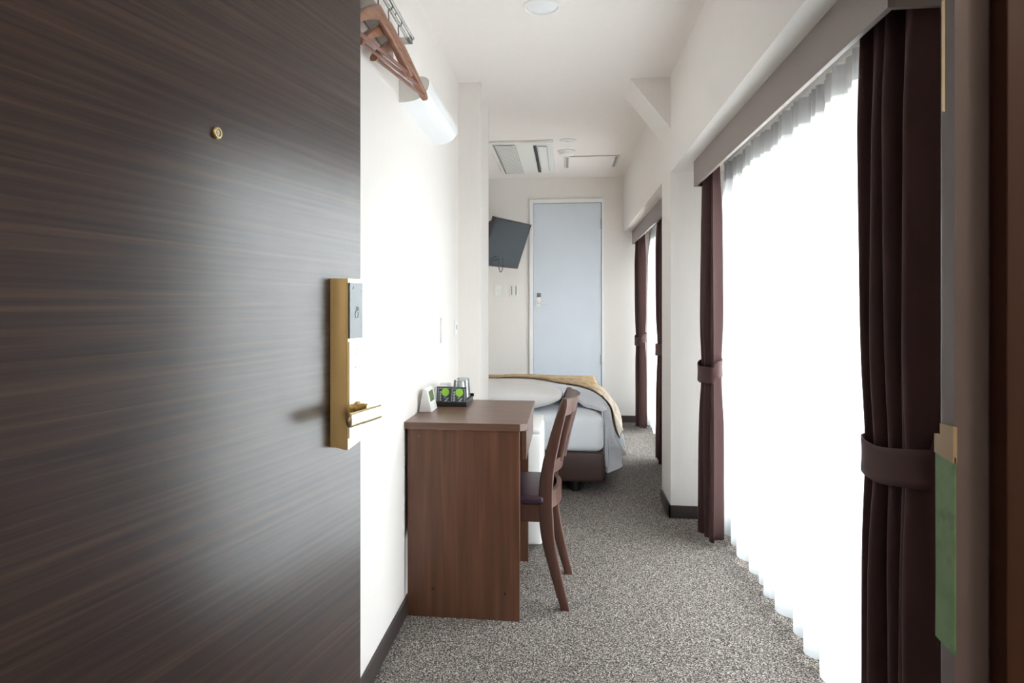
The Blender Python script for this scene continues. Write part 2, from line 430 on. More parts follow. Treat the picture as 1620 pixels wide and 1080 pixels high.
# ------------------------------------------------------------------ ceiling things
ac = thing('air_conditioner', 'white ceiling cassette air conditioner with perforated grille and black slot', 'air conditioner', (-.337, 5.90, ZC2))
bm = new(); box(bm, -.265, .24, -.61, .61, -.022, 0, .006); obj('panel', bm, M['white_plastic'], ac)
bm = new(); box(bm, -.215, -.055, -.56, .56, -.033, -.026, .002); obj('grille', bm, M['grille'], ac)
bm = new(); box(bm, -.232, -.222, -.58, .58, -.031, -.026, .001); obj('seam', bm, M['grey_plastic'], ac)
bm = new(); box(bm, .083, .107, -.53, .53, -.0300, -.026); obj('air_slot', bm, M['slot'], ac)
bm = new(); box(bm, .115, .185, -.50, .47, -.031, -.027, .001); obj('flap', bm, M['white_plastic'], ac)
bm = new(); box(bm, .186, .189, -.50, .47, -.0285, -.027); box(bm, .115, .187, -.505, -.502, -.0285, -.027); obj('flap_gap', bm, M['grey_plastic'], ac)

t = thing('ceiling_sensor', 'small flat white round sensor in ceiling, nearer of the two discs', 'sensor', (.015, 5.33, ZC2))
bm = new(); lathe(bm, [(.062, 0), (.062, -.006), (.055, -.010), (.03, -.011)], n=36); obj('cover', bm, M['white_plastic'], t, smooth=35)
bm = new(); box(bm, -.004, .002, -.01, .01, -.0125, -.0105); box(bm, .010, .014, -.01, .01, -.0125, -.0105); box(bm, -.018, -.014, -.01, .01, -.0125, -.0105); obj('indicator', bm, M['grey_plastic'], t)
t = thing('smoke_detector', 'domed white smoke detector on ceiling behind the flat round sensor', 'smoke detector', (.006, 5.70, ZC2))
bm = new(); lathe(bm, [(.072, 0), (.072, -.012), (.062, -.016)], n=36); obj('base', bm, M['white_plastic'], t, smooth=35)
bm = new(); lathe(bm, [(.060, -.016), (.058, -.030), (.045, -.038), (.02, -.041)], n=36); obj('dome', bm, M['cream_plastic'], t, smooth=35)
t = thing('ceiling_hatch', 'square white access hatch with grey end latches in ceiling', 'hatch', (.2225, 6.13, ZC2))
bm = new(); box(bm, -.235, .235, -.23, .23, -.006, 0); obj('frame', bm, M['hatch_seam'], t)
bm = new(); box(bm, -.230, .230, -.225, .225, -.010, -.005, .001); obj('panel', bm, M['ceil'], t)
for s in (-1, 1):
    bm = new(); box(bm, min(s*.198, s*.222), max(s*.198, s*.222), -.215, .215, -.0115, -.009); obj('edge_strip', bm, M['grey_plastic'], t)
t = thing('recessed_downlight', 'round white recessed ceiling downlight near the doorway', 'ceiling light', (-.10, 2.86, ZC))
bm = new(); lathe(bm, [(.078, 0), (.078, -.005), (.070, -.008), (.066, -.003)], n=40); obj('trim_ring', bm, M['white_plastic'], t, smooth=35)
bm = new(); lathe(bm, [(.066, -.0025), (.050, -.016), (.02, -.021)], n=40); obj('diffuser', bm, M['opal'], t, smooth=35)

# ------------------------------------------------------------------ wall lamp
t = thing('wall_light', 'long white quarter-round wall light on left wall below the hangers', 'wall light', (XL, 2.42, 1.895))
def qprof(s=1., n=10, dx=.112, h=.092):
    p = [(0, h)]
    p += [(dx*.72 + (dx*.28)*math.sin(a), h - .020*(1-math.cos(a))*1.0) for a in [PI/2*k/4 for k in range(0, 5)]]
    p += [(dx*math.cos(a)**.7 if a < PI/2 else 0, (h-.020)*(1-math.sin(a))) for a in [PI/2*k/n for k in range(1, n+1)]]
    return p
bm = new(); prism(bm, qprof(), 'y', 0, .008); obj('end_cap', bm, M['cream_plastic'], t)
bm = new(); prism(bm, qprof(h=.0915, dx=.111), 'y', .008, .652); 
obj('diffuser', bm, M['opal'], t, smooth=40)
bm = new(); prism(bm, qprof(), 'y', .652, .660); obj('end_cap', bm, M['opal'], t)

# ------------------------------------------------------------------ hanger rail & hangers
t = thing('hanger_rail', 'brushed steel clothes rail on grey-brown board high on left wall', 'clothes rail', (XL, 2.35, 2.100))
bm = new(); box(bm, 0, .008, -1.0, -.04, -.095, .010, .001); obj('board', bm, M['rack_board'], t)
bm = new(); box(bm, 0, .066, .000, .003, -.022, .003); obj('bracket', bm, M['steel'], t)
bm = new(); box(bm, 0.008, .058, -.90, -.897, -.018, .006); obj('bracket', bm, M['steel'], t)
for dx, dz in ((.064, .001), (.050, -.006)):
    bm = new(); tube(bm, [(dx, -1.0, dz), (dx, .004, dz)], .0055, 12); obj('rail', bm, M['steel'], t, smooth=40)
for dx, dz in ((.064, .001), (.050, -.006)):
    bm = new(); tube(bm, [(dx, .003, dz), (dx, .012, dz)], .007, 12); obj('rail_cap', bm, M['steel'], t, smooth=40)

def make_hanger(lab, loc, rz):
    t = thing('clothes_hanger', lab, 'hanger', loc, (0, 0, rz), 'wooden hangers on the rail')
    # local: x along the hanger, z up, origin = hook top
    Hn = -.085   # neck z
    half = .205; drop = .118
    bm = new()
    def body(u, v):
        s = 2*u - 1; a = 2*PI*v; k = abs(s)
        zc = Hn - .018 - drop*(k**1.25) - .012*math.sin(PI*min(1, k*1.2))*0
        wz = .024 - .013*k
        wy = .012 + .006*k
        if k > .97: wz *= .8; wy *= .85
        yb = .010*k*k
        c, sn = math.cos(a), math.sin(a)
        c = math.copysign(abs(c)**.7, c); sn = math.copysign(abs(sn)**.7, sn)
        return (s*half, -yb + wy*c*.8, zc + wz*sn)
    surf(bm, body, 40, 14); bmesh.ops.remove_doubles(bm, verts=bm.verts, dist=.0001); bmesh.ops.holes_fill(bm, edges=bm.edges)
    obj('shoulders', bm, M['shaft'], t, smooth=50)
    for zz, hw, yy in ((Hn-.018-drop+.004, half-.010, -.010),):
        bm = new(); tube(bm, [(-hw, yy, zz), (hw, yy, zz)], .0055, 10); obj('crossbar', bm, M['bar'], t, smooth=40)
    bm = new()
    pts = [(0, 0, Hn), (0, 0, Hn+.022), (-.004, 0, Hn+.034), (.002, 0, Hn+.045)]
    for k in range(0, 13):
        a = rad(-60 + 235*k/12); pts.append((.024*math.cos(a), 0, -.020 + .024*math.sin(a)))
    bm2 = tube(bm, pts, .0018, 8); obj('hook', bm, M['hook'], t, smooth=60)
    return t
# hanging almost flat against the wall
make_hanger('brown wooden hanger with lower bar, farthest from the doorway on the rail', (XL+.057, 2.185, 2.118), rad(80))
make_hanger('brown wooden hanger in the middle of the three on the rail', (XL+.057, 2.06, 2.118), rad(78))
make_hanger('brown wooden hanger partly cut by the door, nearest the doorway', (XL+.057, 1.94, 2.118), rad(80))

# ------------------------------------------------------------------ desk
dk = thing('writing_desk', 'walnut brown wooden writing desk with one drawer against left wall', 'desk', (-.38, 2.81, 0))
def dl(x0, x1, y0, y1, z0, z1, bev=.0012): b = new(); box(b, x0+.38, x1+.38, y0-2.81, y1-2.81, z0, z1, bev); return b
bm = new()
cx = .38; X0, X1, Y0, Y1 = -.598, -.140, 2.495, 3.125
prism(bm, [(X0+cx, Y0-2.81), (X1+cx-.026, Y0-2.81), (X1+cx, Y0-2.81+.022), (X1+cx, Y1-2.81), (X0+cx, Y1-2.81)], 'z', .699, .725, .001)
obj('desktop', bm, M['desk_h'], dk)
sp = obj('side_panel', dl(-.588, -.168, 2.503, 2.523, 0, .699), M['desk_v'], dk)
obj('side_panel', dl(-.588, -.168, 3.095, 3.115, 0, .699), M['desk_v'], dk)
obj('back_panel', dl(-.575, -.560, 2.523, 3.095, .30, .699), M['desk_v'], dk)
dw = obj('drawer', dl(-.165, -.146, 2.545, 3.085, .585, .692), M['desk_y'], dk)
obj('drawer_box', dl(-.52, -.165, 2.560, 3.070, .60, .685), M['desk_h'], dk)
for x in (-.490, -.222):
    bm = new(); lathe(bm, [(.0045, .0), (.0045, .0006)], n=14, ax='y', c0=(x+.38, 2.503-2.81, .105 if x < -.3 else .100))
    obj('screw_hole', bm, M['slot'], dk)
bm = new()
lathe(bm, [(.0045, .0), (.0045, .0005)], n=14, ax='y', c0=(-.545+.38, 2.503-2.81, .672)); obj('screw_cap', bm, M['desk_h'], dk)

# ------------------------------------------------------------------ chair
ch = thing('dining_chair', 'brown wooden chair with plum seat pad pulled up to the desk', 'chair', (.0135, 2.80, 0), (0, 0, rad(-2.5)))
# local: -x faces the desk, y is sideways
prof = [(0, .005, .031), (.06, -.011, .033), (.12, -.027, .035), (.25, -.056, .040), (.34, -.066, .043), (.42, -.0685, .043), (.53, -.060, .040), (.66, -.032, .034), (.74, -.011, .029), (.79, .003, .024), (.805, .007, .014)]
prof = [(z, x-.0135, w*(1.08+.16*min(1,z/.3))) for z, x, w in prof]
def cr(pf, z):
    for a, b in zip(pf, pf[1:]):
        if a[0] <= z <= b[0]:
            t = (z-a[0])/(b[0]-a[0]); return a[1]+(b[1]-a[1])*t
    return pf[-1][1]
def stile(side):
    bm = new(); rings = []
    yc = side*.178
    n = 30; zs = [prof[0][0] + (prof[-1][0])*i/n for i in range(n+1)]
    import bisect
    for z in zs:
        # smooth interpolation (catmull-rom)
        k = max(0, min(len(prof)-2, bisect.bisect_right([p[0] for p in prof], z)-1))
        p0, p1, p2, p3 = prof[max(k-1, 0)], prof[k], prof[k+1], prof[min(k+2, len(prof)-1)]
        t = (z-p1[0])/(p2[0]-p1[0])
        f = lambda i: .5*((2*p1[i]) + (-p0[i]+p2[i])*t + (2*p0[i]-5*p1[i]+4*p2[i]-p3[i])*t*t + (-p0[i]+3*p1[i]-3*p2[i]+p3[i])*t**3)
        x, w = f(1), f(2); th = .013; r = min(.005, w*.3)
        ring = []
        for (sx, sy, a0) in ((1, 1, 0), (-1, 1, 90), (-1, -1, 180), (1, -1, 270)):
            for q in range(3):
                a = rad(a0 + 45*q)
                ring.append(bm.verts.new((x + sx*(w/2-r) + r*math.cos(a), yc + sy*(th-r) + r*math.sin(a), z)))
        rings.append(ring)
    for a, b in zip(rings, rings[1:]):
        for k in range(12): bm.faces.new((a[k], a[(k+1) % 12], b[(k+1) % 12], b[k]))
    bm.faces.new(rings[0][::-1]); bm.faces.new(rings[-1])
    return bm
for s in (-1, 1): obj('rear_leg', stile(s), M['chair'], ch, smooth=45)
def rail(z0, z1, bow, th, x_at=None):
    bm = new()
    def f(u, v):
        y = -.170 + .34*u; b = bow*(1-(2*u-1)**2)
        q = v*4; k = int(q) % 4; fr = q - int(q)
        corners = [(-th/2, z0), (th/2, z0), (th/2, z1), (-th/2, z1)]
        a, c = corners[k], corners[(k+1) % 4]
        x = a[0]+(c[0]-a[0])*fr; z = a[1]+(c[1]-a[1])*fr
        return (cr(prof, z) + b + x, y, z)
    surf(bm, f, 20, 8); bmesh.ops.remove_doubles(bm, verts=bm.verts, dist=.0001); bmesh.ops.holes_fill(bm, edges=bm.edges)
    bmesh.ops.recalc_face_normals(bm, faces=bm.faces)
    return bm
obj('top_rail', rail(.735, .803, .042, .020), M['chair'], ch, smooth=35)
obj('lower_rail', rail(.510, .562, .040, .018), M['chair'], ch, smooth=35)
obj('rear_seat_rail', rail(.375, .440, .040, .020), M['chair'], ch, smooth=35)
for y in (-.085, 0, .085):
    bm = new(); b = .040*(1-(y/.17)**2)
    tube(bm, [(cr(prof, z)+b, y, z) for z in (.55, .60, .66, .70, .745)], .017, 8, flat=.35); obj('slat', bm, M['chair'], ch, smooth=45)
for s in (-1, 1):
    bm = new(); tube(bm, [(-.452, s*.165, 0), (-.447, s*.165, .36)], [.014, .019], 12); obj('front_leg', bm, M['chair'], ch, smooth=45)
bm = new()
box(bm, -.455, -.095, -.190, -.170, .332, .398, .002); box(bm, -.455, -.095, .170, .190, .332, .398, .002); box(bm, -.470, -.450, -.190, .190, .332, .398, .002); box(bm, -.098, -.080, -.165, .165, .345, .392, .002)
obj('seat_frame', bm, M['chair'], ch)
bm = new(); box(bm, -.480, -.088, -.197, .197, .398, .432, .014, 4)
for v in bm.verts:
    if v.co.z > .42: v.co.z += .008*max(0, 1-(v.co.y/.197)**2)
obj('seat', bm, M['seat'], ch, smooth=50)

# ------------------------------------------------------------------ fridge
fr = thing('mini_fridge', 'small white refrigerator behind the desk', 'refrigerator', (-.35, 3.42, 0))
bm = new(); box(bm, -.225, .15, -.205, .205, .02, .565, .006); obj('body', bm, M['white_plastic'], fr)
bm = new(); box(bm, .154, .240, -.208, .208, .035, .555, .012, 3); dd = obj('door', bm, M['white_plastic'], fr, smooth=40)
bm = new(); box(bm, .154, .236, -.208, .208, .560, .582, .006, 3); box(bm, -.225, .193, -.205, .205, .565, .572, .002); obj('lid', bm, M['white_plastic'], fr, smooth=40)
bm = new(); box(bm, .149, .155, -.20, .20, .04, .56); obj('door_gap', bm, M['grey_plastic'], fr)
for x in (-.19, .16):
    for y in (-.17, .17):
        bm = new(); lathe(bm, [(.014, 0), (.014, .022)], x, y, 12); obj('foot', bm, M['black'], fr)

# ------------------------------------------------------------------ bed
bd = thing('single_bed', 'single bed with white fitted mattress on dark brown base', 'bed', (-.26, 5.2, 0))
BX0, BX1, BY0, BY1 = -.75, .237, 4.225, 6.20
def bl(b): 
    bmesh.ops.translate(b, verts=b.verts, vec=(.26, -5.2, 0)); return b
bm = new(); box(bm, BX0, BX1, BY0, BY1, .075, .262, .022, 4); obj('base', bl(bm), M['bedbase'], bd, smooth=50)
for x in (-.62, .06):
    for y in (4.34, 6.05):
        bm = new(); tube(bm, [(x, y, 0), (x, y, .08)], .03, 16); obj('leg', bl(bm), M['black'], bd, smooth=50)
bm = new(); box(bm, BX0+.008, BX1-.004, BY0+.004, BY1, .258, .482, .045, 5)
for v in bm.verts:
    p = v.co
    if p.z > .40: p.z += .004*math.sin(p.x*9)*math.cos(p.y*7)
obj('mattress', bl(bm), M['sheet'], bd, smooth=60)

# pillow
bm = new()
def pil(u, v):
    a = 2*PI*u; b = PI*(v-.5)
    cx, sy = math.cos(a), math.sin(a)
    e = .45
    x = .36*math.copysign(abs(cx)**e, cx)*abs(math.cos(b))**.55
    y = .235*math.copysign(abs(sy)**e, sy)*abs(math.cos(b))**.55
    z = .088*math.copysign(abs(math.sin(b))**.9, b)
    k = 1 - .42*(abs(x)/.36)**3 - .22*(abs(y)/.235)**3
    return (x, y, z*k)
surf(bm, pil, 64, 24, closed=True); bmesh.ops.remove_doubles(bm, verts=bm.verts, dist=.0005)
o = obj('pillow', bm, M['pillow'], None, smooth=180)
o.location = (-.385, 4.50, .580); o.rotation_euler = (rad(1), 0, 0)
tag(o, 'white pillow at near end of bed, partly behind the chair back', 'pillow')

def sm(t): t = max(0, min(1, t)); return t*t*(3-2*t)
def lerp_profile(pf, t):
    # arc-length free param 0..1 across points
    n = len(pf)-1; q = t*n; k = min(n-1, int(q)); f = q-k
    p0, p1, p2, p3 = pf[max(k-1,0)], pf[k], pf[k+1], pf[min(k+2,n)]
    g = lambda i: .5*((2*p1[i]) + (-p0[i]+p2[i])*f + (2*p0[i]-5*p1[i]+4*p2[i]-p3[i])*f*f + (-p0[i]+3*p1[i]-3*p2[i]+p3[i])*f**3)
    return g(0), g(1)
near = [(-.80, .30), (-.78, .50), (-.68, .59), (-.45, .622), (-.22, .612), (-.03, .565), (.11, .515), (.205, .492), (.256, .42), (.260, .30), (.264, .19), (.268, .115)]
far  = [(-.84, .30), (-.80, .52), (-.70, .60), (-.48, .622), (-.24, .622), (-.04, .612), (.12, .597), (.228, .560), (.318, .475), (.372, .35), (.410, .22), (.428, .10)]
def duvet_pt(t, Y, lift=0, tmax=1.):
    k = sm((Y-4.35)/1.05)
    a = lerp_profile(near, t); b = lerp_profile(far, t)
    x = a[0]+(b[0]-a[0])*k; z = a[1]+(b[1]-a[1])*k
    w = .006*math.sin(Y*11+t*9) + .004*math.sin(Y*23-t*31)
    side = max(0, (t-.7)/.3)
    x += (w*(1+1.6*side)) + side*.014*math.sin(Y*17) ; z += w*(1-side)*.8 - .092*max(0,(Y-4.95))*(1-side)
    if -.76 < x < .25: z = max(z, .503)
    x += .075*sm((Y-4.30)/.28)*max(0, (t-.72)/.28)*(1-k)
    x += lift*sm((t-.55)/.3) - lift*sm((.2-t)/.2); z += lift*(1-sm((t-.75)/.2))
    return x, Y, z
def edgeY(t):
    # near edge: behind the pillow on the left, forward on the right-hand drop
    return 4.66 - .36*sm((t-.42)/.33)
bm = new()
surf(bm, lambda u, v: duvet_pt(u, edgeY(u) + (6.22-edgeY(u))*v), 72, 60)
o = obj('duvet', bm, M['duvet'], None, smooth=180, solid=.020, soff=0)
b_ = o.modifiers.new('bev', 'BEVEL'); b_.width = .008; b_.segments = 3; b_.limit_method = 'ANGLE'; b_.angle_limit = rad(50)
tag(o, 'white duvet humped over bed and hanging down the window side', 'duvet')
bm = new()
T1 = .895
surf(bm, lambda u, v: duvet_pt(.02+(T1-.02)*u + .004*math.sin(v*30), 4.89 + .35*v*0 + (6.24-4.89)*v, .020), 72, 50)
o = obj('bedspread', bm, M['gold'], None, smooth=180, solid=.006, soff=0)
tag(o, 'gold patterned bedspread over the far part of the bed', 'bedspread')

# ------------------------------------------------------------------ television
tv = thing('television', 'black flat television tilted down on a bracket in the far left corner', 'television', (-.542, 6.42, 1.748), (rad(20), 0, rad(65.8)))
bm = new(); box(bm, -.35, .35, 0, .040, -.240, .215, .003); obj('casing', bm, M['bezel'], tv)
bm = new(); box(bm, -.337, .337, -.0015, .0, -.222, .203); obj('screen', bm, M['screen'], tv)
bm = new(); box(bm, -.32, .30, .040, .085, -.20, .17, .02, 3); obj('back_cover', bm, M['black'], tv, smooth=50)
bm = new(); box(bm, -.012, .012, -.0025, 0, -.233, -.229); obj('badge', bm, M['grey_plastic'], tv)
bm = new(); box(bm, -.10, .10, .085, .10, -.10, .10)
inv = Matrix.Translation(tv.location) @ Matrix.Rotation(rad(65.8), 4, 'Z') @ Matrix.Rotation(rad(20), 4, 'X')
P = inv.inverted() @ Vector((XA+.012, 6.55, 1.76))
tube(bm, [(0, .09, 0), (0.0, .17, .03), tuple(P)], .022, 12)
obj('bracket', bm, M['black'], tv, smooth=40)
bm = new()
lp = []
for k in range(15):
    a = PI*k/14
    lp.append(inv.inverted() @ Vector((-.60 + .02*math.cos(a), 6.32, 1.545 - .075*math.sin(a))))
lp = [inv.inverted() @ Vector((-.585, 6.36, 1.60))] + lp + [inv.inverted() @ Vector((-.63, 6.38, 1.62))]
tube(bm, [tuple(p) for p in lp], .0035, 8); obj('power_cord', bm, M['black'], tv, smooth=60)
bm = new(); Q = [inv.inverted() @ Vector(p) for p in ((XA+.001, 6.47, 1.68), (XA+.001, 6.63, 1.84))]
for dy in (0,):
    b2 = bmesh.new(); box(b2, XA, XA+.012, 6.47, 6.63, 1.67, 1.85); bmesh.ops.transform(b2, matrix=inv.inverted(), verts=b2.verts)
bm.free(); obj('wall_plate', b2, M['black'], tv)

# ------------------------------------------------------------------ switches
def switch(name, lab, loc, rot, w, h, rows, dark=False, cat='switch', grp=None):
    t = thing(name, lab, cat, loc, rot)
    bm = new(); box(bm, -w/2, w/2, -.010, 0, -h/2, h/2, .002); obj('plate', bm, M['white_plastic'], t)
    for (x0, x1, z0, z1, mm) in rows:
        bm = new(); box(bm, x0, x1, -.0130, -.0098, z0, z1, .001); obj('rocker' if mm == 'white_plastic' else 'insert', bm, M[mm], t)
    return t
switch('light_switch', 'white double switch plate on end wall below the television, left one', (-.677, YF, 1.312), (0,0,0), .075, .122, [(-.022,.022,.005,.045,'cream_plastic'), (-.022,-.002,-.045,-.010,'cream_plastic'), (.002,.022,-.045,-.010,'white_plastic')])
switch('wall_controller', 'white control panel with dark buttons on end wall beside the pale door', (-.522, YF, 1.312), (0,0,0), .075, .122, [(-.026,-.016,-.045,.045,'grey_plastic')] + [(-.010,.012,z,z+.016,'cream_plastic') for z in (-.045,-.021,.003,.027)] + [(.018,.028,-.045,.045,'grey_plastic')], cat='control panel')
switch('light_switch', 'white switch plate on left wall above the desk items', (XL, 3.27, 1.04), (0,0,PI/2), .075, .122, [(-.013,.013,-.022,.022,'white_plastic')])
switch('key_card_socket', 'small white wall sensor on left wall next to the column', (XL, 3.67, 1.04), (0,0,PI/2), .06, .07, [(-.010,-.002,-.010,.014,'grey_plastic')], cat='wall sensor')

# ------------------------------------------------------------------ desk items
DZ = .725
ck = thing('alarm_clock', 'small white wedge-shaped digital clock on desk by the wall', 'clock', (-.572, 2.73, DZ))
bm = new(); prism(bm, [(-.022, .001), (.030, .001), (.028, .010), (.012, .088), (.004, .094), (-.004, .092), (-.007, .082)], 'y', 0, .125, .002); obj('body', bm, M['white_plastic'], ck, smooth=35)
bm = new()
def sl(y0, y1, z0, z1, off):
    # on the sloping face from (.028,.010) to (.012,.088)
    P = lambda z: .028 - .016*(z-.010)/.078
    b = new(); vs = []
    for y, z in ((y0, z0), (y1, z0), (y1, z1), (y0, z1)): vs.append((P(z)+off, y, z))
    A = [b.verts.new(v) for v in vs]; B = [b.verts.new((v[0]-.003, v[1], v[2])) for v in vs]
    b.faces.new(A); b.faces.new(B[::-1])
    for i in range(4): b.faces.new((A[i], B[i], B[(i+1) % 4], A[(i+1) % 4]))
    return b
bm.free(); obj('display', sl(.022, .103, .040, .082, .0008), M['lcd'], ck)
bm = new(); box(bm, -.018, .026, .008, .117, 0, .0015); obj('foot_pad', bm, M['grey_plastic'], ck)

ty = thing('serving_tray', 'black rectangular tray on desk holding cups and tea sachets', 'tray', (-.505, 3.0, DZ))
bm = new()
box(bm, -.082, .082, -.105, .105, 0, .006); 
for a in ((-.082,.082,-.105,-.099), (-.082,.082,.099,.105), (-.082,-.076,-.099,.099), (.076,.082,-.099,.099)): box(bm, *a, .006, .021)
obj('tray_body', bm, M['black'], ty)
bm = new(); box(bm, .066, .088, .092, .106, .019, .034, .002); obj('tray_handle', bm, M['black'], ty)

def cup(lab, x, y, r0, r1, h, m, name='drinking_glass', cat='glass', grp=None, z=DZ+.006, inv=True, handle=False):
    t = thing(name, lab, cat, (x, y, z), (0,0,0), grp)
    bm = new()
    rr = (r1, r0) if inv else (r0, r1)
    w = .0022
    if inv:  # mouth down
        pr = [(rr[0], 0), (rr[1], h-.003), (rr[1]-.003, h), (.001, h), (.001, h-.006), (rr[1]-w-.002, h-.007), (rr[0]-w, .0)]
    else:
        pr = [(.001, 0), (rr[0]-.002, 0), (rr[0], .003), (rr[1], h), (rr[1]-w, h), (rr[0]-w, .006), (.001, .006)]
    lathe(bm, pr, n=32)
    obj('body', bm, m, t, smooth=40)
    if handle:
        bm = new(); tube(bm, [(math.cos(a)*0 + -r1*.9 - .020*math.sin(a), -.004, h*.5 + h*.28*math.cos(a)) for a in [PI*k/10 for k in range(11)]], .0035, 8); obj('handle', bm, m, t, smooth=60)
    return t
cup('upside-down clear tumbler on tray, nearer one behind the right tea sachet', -.468, 3.005, .027, .034, .098, M['tumbler'], grp='tumblers on the tray')
cup('upside-down clear tumbler on tray, farther one beside the tray corner', -.462, 3.068, .027, .034, .100, M['tumbler'], grp='tumblers on the tray')
cup('white teacup standing upside down on tray behind the left tea sachet', -.540, 2.965, .026, .037, .076, M['white_plastic'], 'teacup', 'cup', handle=True)
cup('white teacup upside down on tray nearest the left wall at the back', -.540, 3.050, .026, .037, .078, M['white_plastic'], 'teacup', 'cup', handle=True)

def sachet(lab, x, y, rz):
    t = thing('tea_sachet', lab, 'tea sachet', (x, y, DZ+.0065), (rad(-12), 0, rz), 'tea sachets on the tray'); t.scale = (1.08, 1, 1.12)
    bm = new()
    def f(u, v):
        x, z = -.032+.064*u, .068*v
        return (x, -.0022*math.sin(PI*u)*math.sin(PI*v), z)
    surf(bm, f, 12, 12); p = obj('packet', bm, M['sachet'], t, smooth=180, solid=.0016, soff=0)
    yy = -.0042
    bm = new()
    for a in ((-.026,-.0252,.006,.060), (-.026,.026,.0592,.060), (.0252,.026,.006,.060)): box(bm, a[0], a[1], yy, yy+.0022, a[2], a[3])
    for z in (.044, .034, .024, .014):           # column of small characters
        box(bm, -.019, -.012, yy, yy+.0014, z+.0045, z+.0058); box(bm, -.0185, -.0125, yy, yy+.0014, z, z+.0014); box(bm, -.0165, -.015, yy, yy+.0014, z-.001, z+.0065)
        box(bm, -.020, -.0188, yy, yy+.0014, z, z+.004)
    prism(bm, [(-.026, .006), (.0, .010), (.016, .026), (.017, .023), (.003, .007)], 'y', yy, yy+.0016)
    prism(bm, [(.008, .014), (.026, .009), (.026, .006)], 'y', yy, yy+.0016)
    tube(bm, [(.003 + .004*math.cos(a), yy, .027+.005*math.sin(a)) for a in [2*PI*k/10 for k in range(11)]], .0006, 5)
    obj('print', bm, M['sachet_line'], p)
    bm = new(); lathe(bm, [(.0155, .0023), (.0155, .0046)], n=28, ax='y', c0=(.004, 0, .046)); obj('green_disc', bm, M['sachet_green'], p)
    return t
sachet('dark grey tea sachet with green circle, left of the two on tray', -.524, 2.924, rad(3))
sachet('dark grey tea sachet with green circle, right of the two on tray', -.462, 2.914, rad(-2))

# ------------------------------------------------------------------ curtains
def drape(lab, y0, y1, xc, amp, folds, tie_z, ztop=1.865, zbot=.03, seed=0, tie_dir=1, spread=.0, xin=0.):
    rnd = random.Random(seed)
    ph = [rnd.uniform(0, 6.28) for _ in range(6)]
    t = thing('drape_curtain', lab, 'curtain', (xc, (y0+y1)/2, zbot))
    yc = (y0+y1)/2; hw = (y1-y0)/2
    def f(u, v):
        z = zbot + (ztop-zbot)*v
        d = (z - tie_z)
        pin = math.exp(-(d/.16)**2)            # gather at the tie
        low = sm(-(d+.05)/.7)                  # skirt opens downward
        top = sm((z-1.55)/.30)
        s = 2*u-1
        w = hw*(1 - .05*pin + .02*low + spread*low)
        y = yc + s*w
        a = amp*(1-.25*pin-.25*top)
        ang = 2*PI*folds*u + ph[0] + .5*math.sin(3*v+ph[1])
        x = a*math.sin(ang) + a*.45*math.sin(ang*.37+ph[2]+v*1.3) + a*.10*math.sin(ang*2+ph[3])
        y += a*.22*math.cos(ang)
        env = 1-.3*abs(s)**4
        return (x*env, y-yc, z-zbot)
    bm = new(); surf(bm, f, int(folds*26), 60)
    obj('cloth', bm, M['curtain'], t, smooth=180, solid=.003, soff=0)
    bm = new()
    def band(u, v):
        a = 2*PI*u; cy, sx = math.cos(a), math.sin(a)
        ry = hw*1.0 + .006; rx = amp*1.0 + .010
        y = ry*math.copysign(abs(cy)**.8, cy)
        x = rx*math.copysign(abs(sx)**.7, sx)
        sag = -.012*(1-abs(cy)) if sx < 0 else .03
        zz = tie_z - .040 + .080*v + sag + .010*cy*tie_dir
        k = 1 + .05*abs(v-.5)
        return (x*k - .004*math.sin(3*a), y*k, zz-zbot)
    surf(bm, band, 56, 6, closed=True); obj('tieback', bm, M['curtain'], t, smooth=180, solid=.004, soff=0)
    return t
drape('dark brown tied-back curtain at near window, closest to the doorway', 1.475, 1.752, .735, .036, 5.5, .82, seed=3, tie_dir=-1)
drape('plum brown tied-back curtain at near window beside the pier', 3.36, 3.60, .706, .036, 3.5, .835, seed=5, tie_dir=1)
drape('plum brown tied-back curtain at far window by the end wall', 6.42, 6.72, .700, .036, 4.5, .835, seed=8, tie_dir=1)
drape('dark tied-back curtain at far window, edge showing past the pier', 4.90, 5.28, .705, .036, 5.5, .845, seed=9, tie_dir=-1)

def sheer(lab, y0, y1, xc, seed):
    rnd = random.Random(seed); ph = [rnd.uniform(0, 6.28) for _ in range(6)]
    t = thing('sheer_curtain', lab, 'sheer curtain', (xc, (y0+y1)/2, .03))
    Ln = y1-y0; yc = (y0+y1)/2; zb = .025; zt = 1.872; nf = Ln/.15
    def f(u, v):
        z = zb + (zt-zb)*v; top = sm((z-1.62)/.22)
        ang = 2*PI*nf*u + 1.2*math.sin(3*u*PI+ph[0]) + .8*math.sin(7*u*PI+ph[1])
        a = .034*(1-top*.8)
        sq = math.sin(ang); sq = math.copysign(abs(sq)**.65, sq)
        x = a*sq + .008*math.sin(ang*.31+ph[2]+2*v)
        pl = math.sin(ang*3.0)
        x += top*.010*math.copysign(abs(pl)**.35, pl)
        y = y0 + Ln*u + .010*math.cos(ang)*(1-top)
        return (x, y-yc, z-.03)
    bm = new(); surf(bm, lambda u, v: f(u, .05+.902*v), int(nf*34), 40); obj('cloth', bm, M['sheer'], t, smooth=180)
    bm = new(); surf(bm, lambda u, v: f(u, .05*v), int(nf*34), 4); obj('hem', bm, M['sheer_hem'], t, smooth=180)
    bm = new(); surf(bm, lambda u, v: f(u, .952+.048*v), int(nf*34), 6); obj('shaded_heading_tape', bm, M['sheer_tape_shaded'], t, smooth=180)  # tape strip added to shade the header above the glass
    bm = new(); box(bm, -.012, .012, -Ln/2, Ln/2, zt-.03+.002, ZS-.03-.0005); obj('curtain_rail', bm, M['white_plastic'], t)
    return t
sheer('long white translucent sheer curtain across the near window', 1.76, 3.60, .812, 1)
